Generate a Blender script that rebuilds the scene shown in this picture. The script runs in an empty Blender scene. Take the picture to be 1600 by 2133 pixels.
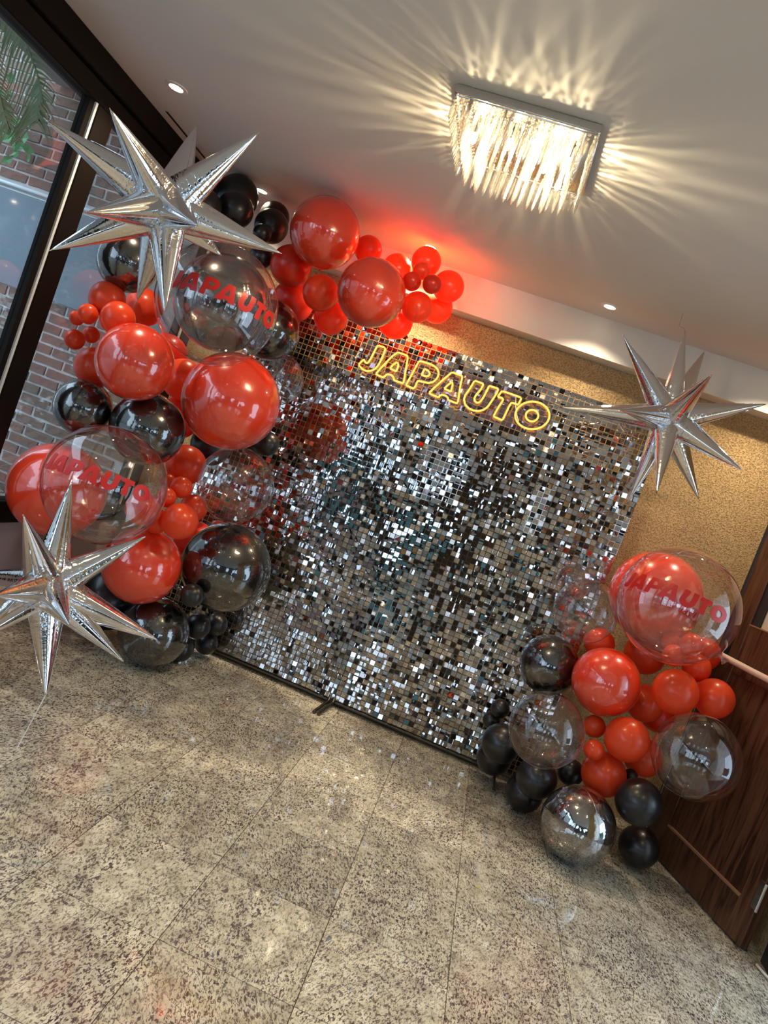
import bpy, bmesh, math, random
from mathutils import Vector, Matrix, Quaternion
from mathutils.geometry import tessellate_polygon
from mathutils import noise as mnoise
rng = random.Random(7)
EXPO = .38
SKY = 3.3
DL = 42
CHP = 6
GA = .7
GB = -.35
PI = math.pi
D = bpy.data
COL = bpy.context.scene.collection

# ------------------------------------------------------------ camera
cd = D.cameras.new('camera'); cam = D.objects.new('camera', cd); COL.objects.link(cam)
cd.sensor_fit = 'HORIZONTAL'; cd.sensor_width = 36; cd.lens = 36*1500/1600; cd.clip_start = .05; cd.clip_end = 200
def cam_matrix(yaw, pitch, roll):
    cz, sz, cx, sx, cy, sy = (math.cos(roll), math.sin(roll), math.cos(pitch), math.sin(pitch), math.cos(yaw), math.sin(yaw))
    m = Matrix(((cz,-sz,0),(sz,cz,0),(0,0,1))) @ Matrix(((1,0,0),(0,cx,-sx),(0,sx,cx))) @ Matrix(((cy,0,sy),(0,1,0),(-sy,0,cy)))
    r = [Vector((m[i][0], m[i][2], -m[i][1])) for i in range(3)]
    return Matrix((r[0], -r[1], -r[2])).transposed().to_4x4()
cam.matrix_world = Matrix.Translation((0,0,1.5)) @ cam_matrix(math.radians(8.2), math.radians(3.12), math.radians(20.5))
bpy.context.scene.camera = cam

# ------------------------------------------------------------ world, exposure
sc = bpy.context.scene
vs = sc.view_settings
sc.display_settings.display_device = 'sRGB'
vs.view_transform = 'Standard'; vs.look = 'None'; vs.gamma = 1; vs.use_curve_mapping = False; vs.exposure = EXPO
w = D.worlds.new('world'); sc.world = w; w.use_nodes = True
bgn = w.node_tree.nodes['Background']; bgn.inputs[0].default_value = (.62,.80,1,1); bgn.inputs[1].default_value = SKY
cy = sc.cycles
cy.max_bounces = 9; cy.diffuse_bounces = 3; cy.glossy_bounces = 5; cy.transmission_bounces = 6; cy.transparent_max_bounces = 24
cy.caustics_reflective = False; cy.caustics_refractive = False
cy.sample_clamp_indirect = 24.0; cy.sample_clamp_direct = 0
cy.use_denoising = True

# ------------------------------------------------------------ material helpers
def mat(name):
    m = D.materials.new(name); m.use_nodes = True
    return m, m.node_tree.nodes, m.node_tree.links
def setin(b, **k):
    for n, v in k.items():
        n = n.replace('_', ' ')
        if n in b.inputs: b.inputs[n].default_value = v if not isinstance(v, tuple) or len(v) == 4 else (*v, 1)
def simple(name, col, rough=.5, metal=0, **k):
    m, n, l = mat(name); b = n['Principled BSDF']
    setin(b, Base_Color=col, Roughness=rough, Metallic=metal, **k)
    return m
def bump(m, scale, strength, dist=.01, detail=4, coord='Object', extra=None):
    n, l = m.node_tree.nodes, m.node_tree.links; b = n['Principled BSDF']
    tc = n.new('ShaderNodeTexCoord'); t = n.new('ShaderNodeTexNoise'); t.inputs['Scale'].default_value = scale; t.inputs['Detail'].default_value = detail
    bp = n.new('ShaderNodeBump'); bp.inputs['Strength'].default_value = strength; bp.inputs['Distance'].default_value = dist
    l.new(tc.outputs[coord], t.inputs['Vector'])
    src = t.outputs['Fac']
    if extra:
        r = n.new('ShaderNodeValToRGB'); r.color_ramp.elements[0].position, r.color_ramp.elements[1].position = extra
        l.new(src, r.inputs[0]); src = r.outputs[0]
    l.new(src, bp.inputs['Height']); l.new(bp.outputs[0], b.inputs['Normal'])
    return m
def ramp(n, pts):
    r = n.new('ShaderNodeValToRGB'); e = r.color_ramp.elements
    while len(e) < len(pts): e.new(.5)
    for k, (p, c) in zip(e, pts): k.position = p; k.color = (*c, 1)
    return r
def mixc(n, l, fac, a, b, mode='MIX'):
    x = n.new('ShaderNodeMix'); x.data_type = 'RGBA'; x.blend_type = mode
    for s, v in ((0, fac), (6, a), (7, b)):
        if hasattr(v, 'is_linked') or isinstance(v, bpy.types.NodeSocket): l.new(v, x.inputs[s])
        else: x.inputs[s].default_value = v if s == 0 else (*v, 1)
    return x.outputs[2]

M = {}
M['ceiling'] = bump(simple('ceiling paint', (.76,.74,.71), .75), 60, .06, .002)
M['beam'] = simple('beam paint', (.80,.78,.74), .7)
def stucco():
    m = simple('tan stucco', (.55,.37,.185), .85); n, l = m.node_tree.nodes, m.node_tree.links
    b = n['Principled BSDF']; tc = n.new('ShaderNodeTexCoord')
    a = n.new('ShaderNodeTexNoise'); a.inputs['Scale'].default_value = 105; a.inputs['Detail'].default_value = 5; a.inputs['Distortion'].default_value = .8
    r = ramp(n, [(.34,(0,0,0)), (.5,(.75,.75,.75)), (.8,(1,1,1))])
    bp = n.new('ShaderNodeBump'); bp.inputs['Strength'].default_value = .9; bp.inputs['Distance'].default_value = .006
    l.new(tc.outputs['Object'], a.inputs[0]); l.new(a.outputs[0], r.inputs[0]); l.new(r.outputs[0], bp.inputs['Height']); l.new(bp.outputs[0], b.inputs['Normal'])
    l.new(mixc(n, l, r.outputs[0], (.40,.27,.13), (.66,.47,.235)), b.inputs['Base Color'])
    return m
M['stucco'] = stucco()
def granite():
    m, n, l = mat('polished granite'); b = n['Principled BSDF']
    tc = n.new('ShaderNodeTexCoord'); oi = n.new('ShaderNodeObjectInfo')
    off = n.new('ShaderNodeVectorMath'); off.operation = 'SCALE'; off.inputs[3].default_value = 9
    cx_ = n.new('ShaderNodeCombineXYZ'); l.new(oi.outputs['Random'], cx_.inputs[0]); l.new(oi.outputs['Random'], cx_.inputs[1])
    l.new(cx_.outputs[0], off.inputs[0])
    add = n.new('ShaderNodeVectorMath'); l.new(tc.outputs['Object'], add.inputs[0]); l.new(off.outputs[0], add.inputs[1])
    # grain direction differs a little from tile to tile
    rot = n.new('ShaderNodeVectorRotate'); rot.rotation_type = 'Z_AXIS'; l.new(add.outputs[0], rot.inputs['Vector'])
    ma = n.new('ShaderNodeMath'); ma.operation = 'MULTIPLY_ADD'; ma.inputs[1].default_value = GA; ma.inputs[2].default_value = GB
    l.new(oi.outputs['Random'], ma.inputs[0]); l.new(ma.outputs[0], rot.inputs['Angle'])
    def noise(sx, sy, scale, det, dist=0, rough=.55):
        mp = n.new('ShaderNodeMapping'); mp.inputs['Scale'].default_value = (sx, sy, 1); l.new(rot.outputs[0], mp.inputs[0])
        t = n.new('ShaderNodeTexNoise'); t.inputs['Scale'].default_value = scale; t.inputs['Detail'].default_value = det
        t.inputs['Distortion'].default_value = dist; t.inputs['Roughness'].default_value = rough
        l.new(mp.outputs[0], t.inputs[0]); return t.outputs[0]
    base = ramp(n, [(.30,(.44,.41,.32)), (.5,(.64,.61,.49)), (.70,(.80,.78,.66))]); l.new(noise(1,1,14,4), base.inputs[0])
    s1 = ramp(n, [(.50,(0,0,0)), (.565,(1,1,1))]); l.new(noise(1,.42,150,5,.9,.68), s1.inputs[0])
    s2 = ramp(n, [(.60,(0,0,0)), (.65,(1,1,1))]); l.new(noise(1,.6,60,2,.3), s2.inputs[0])
    dens = ramp(n, [(.33,(.5,.5,.5)), (.58,(1,1,1))]); l.new(noise(1,.5,5,3,.5), dens.inputs[0])
    f1 = n.new('ShaderNodeMath'); f1.operation = 'MULTIPLY'; l.new(s1.outputs[0], f1.inputs[0]); l.new(dens.outputs[0], f1.inputs[1])
    c = mixc(n, l, f1.outputs[0], base.outputs[0], (.07,.052,.058))
    f2 = n.new('ShaderNodeMath'); f2.operation = 'MULTIPLY'; l.new(s2.outputs[0], f2.inputs[0]); f2.inputs[1].default_value = .75
    c = mixc(n, l, f2.outputs[0], c, (.05,.035,.045))
    # long veins
    v = ramp(n, [(.455,(0,0,0)), (.5,(1,1,1)), (.545,(0,0,0))]); l.new(noise(1,.3,3.2,5,.8), v.inputs[0])
    f0 = n.new('ShaderNodeMath'); f0.operation = 'MULTIPLY_ADD'; l.new(s1.outputs[0], f0.inputs[0]); f0.inputs[1].default_value = .62; f0.inputs[2].default_value = .30
    f3 = n.new('ShaderNodeMath'); f3.operation = 'MULTIPLY'; l.new(v.outputs[0], f3.inputs[0]); l.new(f0.outputs[0], f3.inputs[1])
    f4 = n.new('ShaderNodeMath'); f4.operation = 'MULTIPLY'; l.new(f3.outputs[0], f4.inputs[0]); f4.inputs[1].default_value = .9
    c = mixc(n, l, f4.outputs[0], c, (.09,.06,.075))
    tone = n.new('ShaderNodeHueSaturation'); mr = n.new('ShaderNodeMapRange'); mr.inputs['To Min'].default_value = .88; mr.inputs['To Max'].default_value = 1.14
    l.new(oi.outputs['Random'], mr.inputs[0]); l.new(mr.outputs[0], tone.inputs['Value']); l.new(c, tone.inputs['Color'])
    l.new(tone.outputs[0], b.inputs['Base Color']); setin(b, Roughness=.055, IOR=1.75)
    return m
M['granite'] = granite()
M['grout'] = simple('dark grout', (.10,.085,.07), .8)
def brick():
    m, n, l = mat('brick'); b = n['Principled BSDF']; oi = n.new('ShaderNodeObjectInfo'); tc = n.new('ShaderNodeTexCoord')
    r = ramp(n, [(0,(.22,.155,.12)), (.3,(.30,.19,.145)), (.6,(.26,.19,.15)), (.85,(.42,.19,.145)), (1,(.33,.25,.20))]); l.new(oi.outputs['Random'], r.inputs[0])
    t = n.new('ShaderNodeTexNoise'); t.inputs['Scale'].default_value = 26; t.inputs['Detail'].default_value = 6; l.new(tc.outputs['Object'], t.inputs[0])
    l.new(mixc(n, l, t.outputs[0], r.outputs[0], (.17,.12,.10), 'MIX'), b.inputs['Base Color'])
    bp = n.new('ShaderNodeBump'); bp.inputs['Strength'].default_value = .7; bp.inputs['Distance'].default_value = .012; l.new(t.outputs[0], bp.inputs['Height']); l.new(bp.outputs[0], b.inputs['Normal'])
    setin(b, Roughness=.9); return m
M['brick'] = brick()
M['mortar'] = bump(simple('mortar', (.62,.62,.60), .95), 45, .8, .01)
M['plaster'] = bump(simple('blue grey plaster', (.22,.27,.31), .8), 20, .35, .01)
M['plum'] = simple('plum grey wall paint', (.34,.27,.28), .7)
M['frame'] = simple('dark bronze frame', (.008,.005,.004), .6, 0, Specular_IOR_Level=.12)
M['strip'] = simple('pale aluminium strip', (.82,.87,.9), .4, .1)
def pane(name='window glass', tint=(.96,.98,.98), ior=1.45, mul=1.0, add=0.0, edge=None):
    m, n, l = mat(name); n.remove(n['Principled BSDF']); out = n['Material Output']
    tr = n.new('ShaderNodeBsdfTransparent'); tr.inputs[0].default_value = (*tint, 1)
    gl = n.new('ShaderNodeBsdfGlossy'); gl.inputs['Roughness'].default_value = .012; gl.inputs[0].default_value = (1,1,1,1)
    fr = n.new('ShaderNodeFresnel'); fr.inputs[0].default_value = ior
    # use the front-face IOR on both sides: a film is equally reflective from inside
    geo = n.new('ShaderNodeNewGeometry')
    lw = n.new('ShaderNodeLayerWeight'); lw.inputs[0].default_value = .5
    pw = n.new('ShaderNodeMath'); pw.operation = 'POWER'; l.new(lw.outputs['Facing'], pw.inputs[0]); pw.inputs[1].default_value = 4.0
    ml = n.new('ShaderNodeMath'); ml.operation = 'MULTIPLY_ADD'; ml.inputs[1].default_value = .75*mul; ml.inputs[2].default_value = .05*mul+add; ml.use_clamp = True
    l.new(pw.outputs[0], ml.inputs[0])
    n.remove(fr); n.remove(geo)
    if edge:
        e = n.new('ShaderNodeMath'); e.operation = 'POWER'; l.new(lw.outputs['Facing'], e.inputs[0]); e.inputs[1].default_value = 3.0
        l.new(mixc(n, l, e.outputs[0], tint, edge), tr.inputs[0])
    mx = n.new('ShaderNodeMixShader'); l.new(ml.outputs[0], mx.inputs[0]); l.new(tr.outputs[0], mx.inputs[1]); l.new(gl.outputs[0], mx.inputs[2]); l.new(mx.outputs[0], out.inputs[0])
    return m
M['pane'] = pane(add=.0)
M['bubble'] = pane('clear bubble film', (.95,.925,.925), mul=1.15, add=.035, edge=(.72,.62,.62))
M['acrylic'] = pane('clear acrylic plate', (.86,.78,.80), mul=.6, add=.02)
def latex(name, col, rough, trans, coat=.25):
    m, n, l = mat(name); b = n['Principled BSDF']; out = n['Material Output']
    setin(b, Base_Color=col, Roughness=rough, Coat_Weight=coat, Coat_Roughness=.12)
    if trans:
        t = n.new('ShaderNodeBsdfTranslucent'); t.inputs[0].default_value = (min(1,col[0]*1.1), col[1], col[2], 1)
        mx = n.new('ShaderNodeMixShader'); mx.inputs[0].default_value = trans
        l.new(b.outputs[0], mx.inputs[1]); l.new(t.outputs[0], mx.inputs[2]); l.new(mx.outputs[0], out.inputs[0])
    return m
M['red'] = latex('red latex', (.95,.10,.028), .30, .36)
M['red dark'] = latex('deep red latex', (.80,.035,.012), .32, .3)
M['black'] = latex('matte black latex', (.008,.008,.010), .34, 0, .15)
M['knot black'] = M['black']
def glossy_ball(name, col, refl, body_metal=0):
    m, n, l = mat(name); b = n['Principled BSDF']; out = n['Material Output']
    setin(b, Base_Color=col, Roughness=.25, Metallic=body_metal)
    gl = n.new('ShaderNodeBsdfGlossy'); gl.inputs[0].default_value = (1,1,1,1); gl.inputs['Roughness'].default_value = .015
    lw = n.new('ShaderNodeLayerWeight'); lw.inputs[0].default_value = .5
    pw = n.new('ShaderNodeMath'); pw.operation = 'POWER'; l.new(lw.outputs['Facing'], pw.inputs[0]); pw.inputs[1].default_value = 3.5
    ml = n.new('ShaderNodeMath'); ml.operation = 'MULTIPLY_ADD'; ml.inputs[1].default_value = .55; ml.inputs[2].default_value = refl; ml.use_clamp = True
    l.new(pw.outputs[0], ml.inputs[0])
    # slight unevenness of the stretched film
    tc = n.new('ShaderNodeTexCoord'); t = n.new('ShaderNodeTexNoise'); t.inputs['Scale'].default_value = 5; bp = n.new('ShaderNodeBump'); bp.inputs['Strength'].default_value = .08; bp.inputs['Distance'].default_value = .02
    l.new(tc.outputs['Object'], t.inputs[0]); l.new(t.outputs[0], bp.inputs['Height']); l.new(bp.outputs[0], gl.inputs['Normal'])
    mx = n.new('ShaderNodeMixShader'); l.new(ml.outputs[0], mx.inputs[0]); l.new(b.outputs[0], mx.inputs[1]); l.new(gl.outputs[0], mx.inputs[2]); l.new(mx.outputs[0], out.inputs[0])
    return m
M['gloss red'] = glossy_ball('red balloon in clear bubble', (.82,.05,.015), .075)
M['gloss black'] = glossy_ball('glossy black film', (.006,.006,.007), .12)
M['chrome dark'] = glossy_ball('dark chrome film', (.012,.012,.012), .34)
def foil():
    m = simple('silver foil', (.76,.76,.78), .05, 1); n, l = m.node_tree.nodes, m.node_tree.links; b = n['Principled BSDF']
    # crinkle: folds running round the base of each spike, fading toward the tip (object z = spike axis, 0..1)
    tc = n.new('ShaderNodeTexCoord'); sx = n.new('ShaderNodeSeparateXYZ'); l.new(tc.outputs['Object'], sx.inputs[0])
    mp = n.new('ShaderNodeMapping'); mp.inputs['Scale'].default_value = (14,14,46); l.new(tc.outputs['Object'], mp.inputs[0])
    t = n.new('ShaderNodeTexNoise'); t.inputs['Scale'].default_value = 1; t.inputs['Detail'].default_value = 4; l.new(mp.outputs[0], t.inputs[0])
    mr = n.new('ShaderNodeMapRange'); mr.inputs['From Min'].default_value = .02; mr.inputs['From Max'].default_value = .24; mr.inputs['To Min'].default_value = 1.0; mr.inputs['To Max'].default_value = .10
    l.new(sx.outputs['Z'], mr.inputs[0])
    bp = n.new('ShaderNodeBump'); bp.inputs['Distance'].default_value = .008; l.new(mr.outputs[0], bp.inputs['Strength']); l.new(t.outputs[0], bp.inputs['Height']); l.new(bp.outputs[0], b.inputs['Normal'])
    return m
M['foil'] = foil()
M['mirror'] = simple('silver mirror film', (.50,.50,.51), .03, 1)
M['lattice'] = pane('clear plastic lattice', (.80,.72,.64), mul=.8, add=.10)
M['pin'] = simple('bright pin', (.9,.9,.88), .2, .7)
M['steel'] = simple('dark steel tube', (.10,.09,.085), .28, .9)
M['chrome'] = simple('polished chrome', (.72,.70,.68), .12, 1)
M['white'] = simple('white plastic', (.8,.8,.78), .4)
M['rubber'] = simple('black rubber', (.02,.022,.028), .45)
M['yellow'] = simple('yellow leaf', (.75,.70,.05), .5)
M['lettering'] = simple('red vinyl', (.62,.018,.014), .4)
def wood():
    m, n, l = mat('dark veneer'); b = n['Principled BSDF']; tc = n.new('ShaderNodeTexCoord')
    mp = n.new('ShaderNodeMapping'); mp.inputs['Scale'].default_value = (1,1,.09); l.new(tc.outputs['Object'], mp.inputs[0])
    t = n.new('ShaderNodeTexNoise'); t.inputs['Scale'].default_value = 34; t.inputs['Detail'].default_value = 6; t.inputs['Distortion'].default_value = 1.2; l.new(mp.outputs[0], t.inputs[0])
    r = ramp(n, [(.36,(.030,.011,.006)), (.5,(.085,.034,.018)), (.66,(.125,.055,.03))]); l.new(t.outputs[0], r.inputs[0]); l.new(r.outputs[0], b.inputs['Base Color'])
    setin(b, Roughness=.36); return m
M['wood'] = wood()
M['wood edge'] = simple('light worn moulding', (.30,.16,.09), .5)
M['tube'] = simple('beige plastic tube', (.80,.62,.52), .3)
M['frosted'] = simple('pale curtain behind glass', (.62,.55,.46), .6)
M['rear'] = simple('dark wood panelling', (.035,.02,.014), .4)
M['green a'] = simple('palm green', (.085,.135,.05), .5); M['green b'] = simple('pale frond', (.42,.58,.60), .45); M['green c'] = simple('fresh leaf green', (.12,.34,.14), .45)
M['hedge'] = bump(simple('hedge green', (.035,.10,.09), .6), 9, 1, .1)
M['grass'] = simple('dry pale grass', (.42,.46,.36), .7)
M['pebble'] = bump(simple('grey pebbles', (.32,.34,.36), .8), 30, 1, .02)
M['concrete'] = simple('courtyard concrete', (.3,.3,.29), .9)
def emit(name, col, s):
    m, n, l = mat(name); n.remove(n['Principled BSDF']); e = n.new('ShaderNodeEmission'); e.inputs[0].default_value = (*col, 1); e.inputs[1].default_value = s
    l.new(e.outputs[0], n['Material Output'].inputs[0]); return m
M['lamp'] = emit('lit lamp lens', (1,.86,.58), 14)
M['bulb'] = emit('lit halogen capsule', (1,.83,.5), 14)
def neon():
    m, n, l = mat('neon tube'); n.remove(n['Principled BSDF']); e = n.new('ShaderNodeEmission')
    lw = n.new('ShaderNodeLayerWeight'); lw.inputs[0].default_value = .45; r = ramp(n, [(0,(1,.66,.12)), (.4,(1,.50,.06)), (.8,(1,.10,.02)), (1,(.9,.03,.01))])
    l.new(lw.outputs['Facing'], r.inputs[0]); l.new(r.outputs[0], e.inputs[0]); e.inputs[1].default_value = 1.5
    l.new(e.outputs[0], n['Material Output'].inputs[0]); return m
M['neon'] = neon()
def crystal():
    m, n, l = mat('cut crystal'); n.remove(n['Principled BSDF'])
    g = n.new('ShaderNodeBsdfGlass'); g.inputs['IOR'].default_value = 1.52; g.inputs['Roughness'].default_value = .0; g.inputs[0].default_value = (1,.98,.93,1)
    t = n.new('ShaderNodeBsdfTransparent'); t.inputs[0].default_value = (1,.98,.93,1)
    mx = n.new('ShaderNodeMixShader'); mx.inputs[0].default_value = .42; l.new(g.outputs[0], mx.inputs[1]); l.new(t.outputs[0], mx.inputs[2]); 
    d = n.new('ShaderNodeBsdfTranslucent'); d2 = n.new('ShaderNodeBsdfDiffuse'); m2 = n.new('ShaderNodeMixShader'); m2.inputs[0].default_value = .5; l.new(d.outputs[0], m2.inputs[1]); l.new(d2.outputs[0], m2.inputs[2])
    m3 = n.new('ShaderNodeMixShader'); m3.inputs[0].default_value = .045; l.new(mx.outputs[0], m3.inputs[1]); l.new(m2.outputs[0], m3.inputs[2]); l.new(m3.outputs[0], n['Material Output'].inputs[0]); return m
M['crystal'] = crystal()

# ------------------------------------------------------------ object helpers
def tag(o, label=None, cat=None, group=None, kind=None):
    if label: o['label'] = label
    if cat: o['category'] = cat
    if group: o['group'] = group
    if kind: o['kind'] = kind
    return o
def empty(name, loc=(0,0,0), rz=0):
    o = D.objects.new(name, None); o.location = loc; o.rotation_euler = (0,0,rz); o.empty_display_size = .1; COL.objects.link(o); return o
def link(name, me, parent=None, m=None, world=True):
    o = D.objects.new(name, me); COL.objects.link(o)
    if m is not None and not me.materials: me.materials.append(m)
    if parent is not None:
        o.parent = parent
        if world:
            p, mw = parent, Matrix()
            while p is not None: mw = p.matrix_basis.copy() if mw is None else p.matrix_basis @ mw; p = p.parent
            o.matrix_parent_inverse = mw.inverted()
    return o
def mesh(name, bm, smooth=False, angle=None):
    me = D.meshes.new(name); bm.normal_update(); bm.to_mesh(me); bm.free()
    if smooth:
        me.polygons.foreach_set('use_smooth', [True]*len(me.polygons))
        if angle:
            me.set_sharp_from_angle(angle=angle)
    return me
def build(name, bm, m, parent=None, smooth=False, angle=None, world=True):
    return link(name, mesh(name, bm, smooth, angle), parent, m, world)
def box(bm, lo, hi, mw=None):
    x0,y0,z0 = lo; x1,y1,z1 = hi
    v = [bm.verts.new(p) for p in ((x0,y0,z0),(x1,y0,z0),(x1,y1,z0),(x0,y1,z0),(x0,y0,z1),(x1,y0,z1),(x1,y1,z1),(x0,y1,z1))]
    if mw is not None:
        for q in v: q.co = mw @ q.co
    for f in ((0,3,2,1),(4,5,6,7),(0,1,5,4),(1,2,6,5),(2,3,7,6),(3,0,4,7)): bm.faces.new([v[i] for i in f])
    return v
def bbox(name, lo, hi, m, parent=None, bev=0, mw=None, world=True):
    bm = bmesh.new(); box(bm, lo, hi, mw)
    if bev: bmesh.ops.bevel(bm, geom=bm.edges[:], offset=bev, segments=2, affect='EDGES', clamp_overlap=True)
    return build(name, bm, m, parent, world=world)
def tube(bm, pts, r, seg=8, closed=False, cap=True):
    pts = [Vector(p) for p in pts]; n = len(pts); rings = []; up = None
    for i, p in enumerate(pts):
        a = pts[(i-1) % n] if (closed or i > 0) else p; b = pts[(i+1) % n] if (closed or i < n-1) else p
        d = (b-a).normalized() if (b-a).length > 1e-9 else Vector((0,0,1))
        if up is None:
            up = d.orthogonal().normalized()
        up = (up - d*up.dot(d)).normalized(); s = d.cross(up)
        rr = r[i] if isinstance(r, (list, tuple)) else r
        rings.append([bm.verts.new(p + (up*math.cos(2*PI*k/seg) + s*math.sin(2*PI*k/seg))*rr) for k in range(seg)])
    for i in range(n if closed else n-1):
        A, B = rings[i], rings[(i+1) % n]
        for k in range(seg): bm.faces.new((A[k], A[(k+1) % seg], B[(k+1) % seg], B[k]))
    if cap and not closed:
        bm.faces.new(rings[0][::-1]); bm.faces.new(rings[-1])
def lathe(bm, prof, seg=24, mw=None):
    rings = []
    for r, z in prof:
        if r < 1e-6: rings.append([bm.verts.new((0,0,z))])
        else: rings.append([bm.verts.new((r*math.cos(2*PI*k/seg), r*math.sin(2*PI*k/seg), z)) for k in range(seg)])
    for A, B in zip(rings, rings[1:]):
        for k in range(seg):
            a = [A[k % len(A)], A[(k+1) % len(A)], B[(k+1) % len(B)], B[k % len(B)]]
            u = []
            for x in a:
                if x not in u: u.append(x)
            if len(u) > 2: bm.faces.new(u)
    if mw is not None:
        for v in bm.verts: v.co = mw @ v.co

# ------------------------------------------------------------ the room
CZ = 2.81; XL = -2.33; YB = 4.6; XR = 1.88; YR = -5.6; XR2 = 4.6
def st(name, lo, hi, m, parent=None): return tag(bbox(name, lo, hi, m, parent), kind='structure') if parent is None else bbox(name, lo, hi, m, parent)
fl = st('floor', (XL-.12, YR, -.12), (XR2, YB+.02, -.004), M['grout'])
T = .434; x0 = -.03 - 6*T; y0 = 1.962 - 3*T
tm = bmesh.new(); box(tm, (-T/2+.0014, -T/2+.0014, -.02), (T/2-.0014, T/2-.0014, 0)); tile_me = mesh('floor_tile', tm)
for j in range(0, 10):
    for i in range(0, 11):
        cx_, cy_ = x0+(i+.5)*T, y0+(j+.5)*T
        lo, hi = max(cx_-T/2, XL), min(cx_+T/2, XR); h2 = min(cy_+T/2, YB)
        if hi-lo < .02 or h2-(cy_-T/2) < .02: continue
        if hi-lo > T-.001 and h2 > cy_+T/2-.001:
            o = link('floor_tile', tile_me, fl, M['granite']); o.location = (cx_, cy_, 0)
        else:
            o = bbox('floor_tile', (lo-cx_+.0009, -T/2+.0014, -.02), (hi-cx_-.0009, h2-cy_-.0009, 0), M['granite'], fl); o.location = (cx_, cy_, 0)
bm = bmesh.new()
for (a, b, c, d) in ((XL, YR, XR2, y0), (XR+.0, y0, XR2, 2.4)): box(bm, (a+.001, b+.001, -.02), (c-.001, d-.001, 0))
tag(build('floor_slab', bm, M['granite'], fl), kind='stuff')
st('ceiling', (XL-.35, YR, CZ), (XR2, YB+.2, CZ+.1), M['ceiling'])
st('wall_back', (XL-.12, YB, 0), (XR+.15, YB+.14, CZ), M['stucco'])
st('trim_1', (XL, 4.45, 2.58), (XR, YB, CZ), M['beam'])
# left side: low wall, glazed wall with mullions
st('wall_left', (XL-.14, YR, 0), (XL, YB, .56), M['plum'])
win = empty('window_1', (XL, 0, .56)); tag(win, kind='structure')
bbox('bottom_rail', (XL-.09, YR, .56), (XL+.01, YB, .675), M['frame'], win, .004)
bbox('top_rail', (XL-.09, YR, 2.605), (XL+.005, YB, 2.69), M['frame'], win, .004)
bbox('head_beam', (XL-.14, YR, 2.70), (XL+.02, YB, CZ), M['frame'], win, .004)
bbox('head_gap', (XL-.09, YR, 2.69), (XL-.02, YB, 2.70), M['rubber'], win)
ys = [-4.6, -3.1, -1.5, .1, 1.55, 3.045, 4.48]
for y in ys:
    bbox('mullion', (XL-.06, y, .675), (XL+.01, y+.13, 2.605), M['frame'], win, .003)
    bbox('aluminium_strip', (XL-.02, y-.016, .675), (XL+.004, y-.001, 2.605), M['strip'], win)
    bbox('sash_stile', (XL-.05, y-.05, .675), (XL-.005, y-.017, 2.605), M['frame'], win)
for a, b in zip([YR]+[y+.13 for y in ys], [y-.05 for y in ys]+[YB]):
    if b-a > .05: bbox('pane', (XL-.034, a, .675), (XL-.028, b, 2.605), M['pane'], win)
# right side
st('wall_right', (XR, 3.52, 0), (XR+.15, YB, CZ), M['stucco'])
lint = st('trim_2', (XR, 2.45, 2.25), (XR+.15, 3.52, CZ), M['stucco'])
st('trim_3', (XR-.03, 3.40, 0), (XR+.15, 3.52, 2.25), M['rubber'])
st('wall_right_far', (XR, 1.0, 0), (XR+.15, 2.45, CZ), M['stucco'])
st('wall_side', (XR+.15, 1.0, 0), (XR2, 1.15, CZ), M['beam'])
# glazed wall of the wide part of the room, behind the camera
w2 = empty('window_2', (XR2, 0, 0)); tag(w2, kind='structure')
for a, b in ((YR,-4.4), (-2.9,-2.7), (-1.2,-1.0), (.5,1.15)): bbox('wall_post', (XR2, a, 0), (XR2+.12, b, CZ), M['rear'], w2)
bbox('sill_wall', (XR2, YR, 0), (XR2+.12, 1.15, .35), M['rear'], w2); bbox('head_wall', (XR2, YR, 2.3), (XR2+.12, 1.15, CZ), M['rear'], w2)
rear = empty('wall_rear', (0, YR, 0)); tag(rear, kind='structure')
bbox('head_wall', (XL, YR-.12, 2.3), (XR2, YR, CZ), M['rear'], rear)
for a, b in ((XL,-1.75), (-.75,.0), (.95,2.2), (3.3,XR2)): bbox('wood_panel', (a, YR-.12, 0), (b, YR, 2.3), M['rear'], rear)
for a, b in ((-1.75,-.75), (0,.95), (2.2,3.3)): bbox('low_wall', (a, YR-.12, 0), (b, YR, .25), M['rear'], rear)
st('added_dark_slab', (-.35, -3.4, 0), (.5, -3.28, 2.35), M['rear'])  # unseen slab, added so the mirror tiles reflect more black

# ------------------------------------------------------------ wooden door leaf, open against the back wall
hinge = Vector((1.755, 3.535, 0)); ld = Vector((-.3362,.9418,0)); ang = math.atan2(ld.y, ld.x)
door = tag(empty('wooden_door', hinge, ang), 'dark wooden door leaf standing open at right, beige tube across it', 'door')
def leafbox(name, u0, u1, z0, z1, m, t0=-.045, t1=0.0, parent=None, bev=.002):
    # leaf frame: u along the leaf, t across it (+t faces the room), local axes of the door Empty
    bm = bmesh.new(); box(bm, (u0, t0, z0), (u1, t1, z1))
    if bev: bmesh.ops.bevel(bm, geom=bm.edges[:], offset=bev, segments=1, affect='EDGES')
    return build(name, bm, m, parent or door, world=False)
W = .86
leafbox('hinge_stile', 0, .105, .012, 2.12, M['wood'])
leafbox('lock_stile', .72, W, .012, 2.12, M['wood'])
leafbox('bottom_rail', .105, .72, .012, .2, M['wood'])
leafbox('middle_rail', .105, .72, 1.13, 1.41, M['wood'])
leafbox('top_rail', .105, .72, 2.0, 2.12, M['wood'])
leafbox('recessed_panel', .105, .72, .2, 1.13, M['wood'], -.035, -.012, bev=0)
leafbox('moulding', .105, .72, .196, .207, M['wood edge'], -.012, .004, bev=0)
leafbox('moulding', .105, .72, 1.405, 1.412, M['wood edge'], -.03, .003, bev=0)
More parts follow.
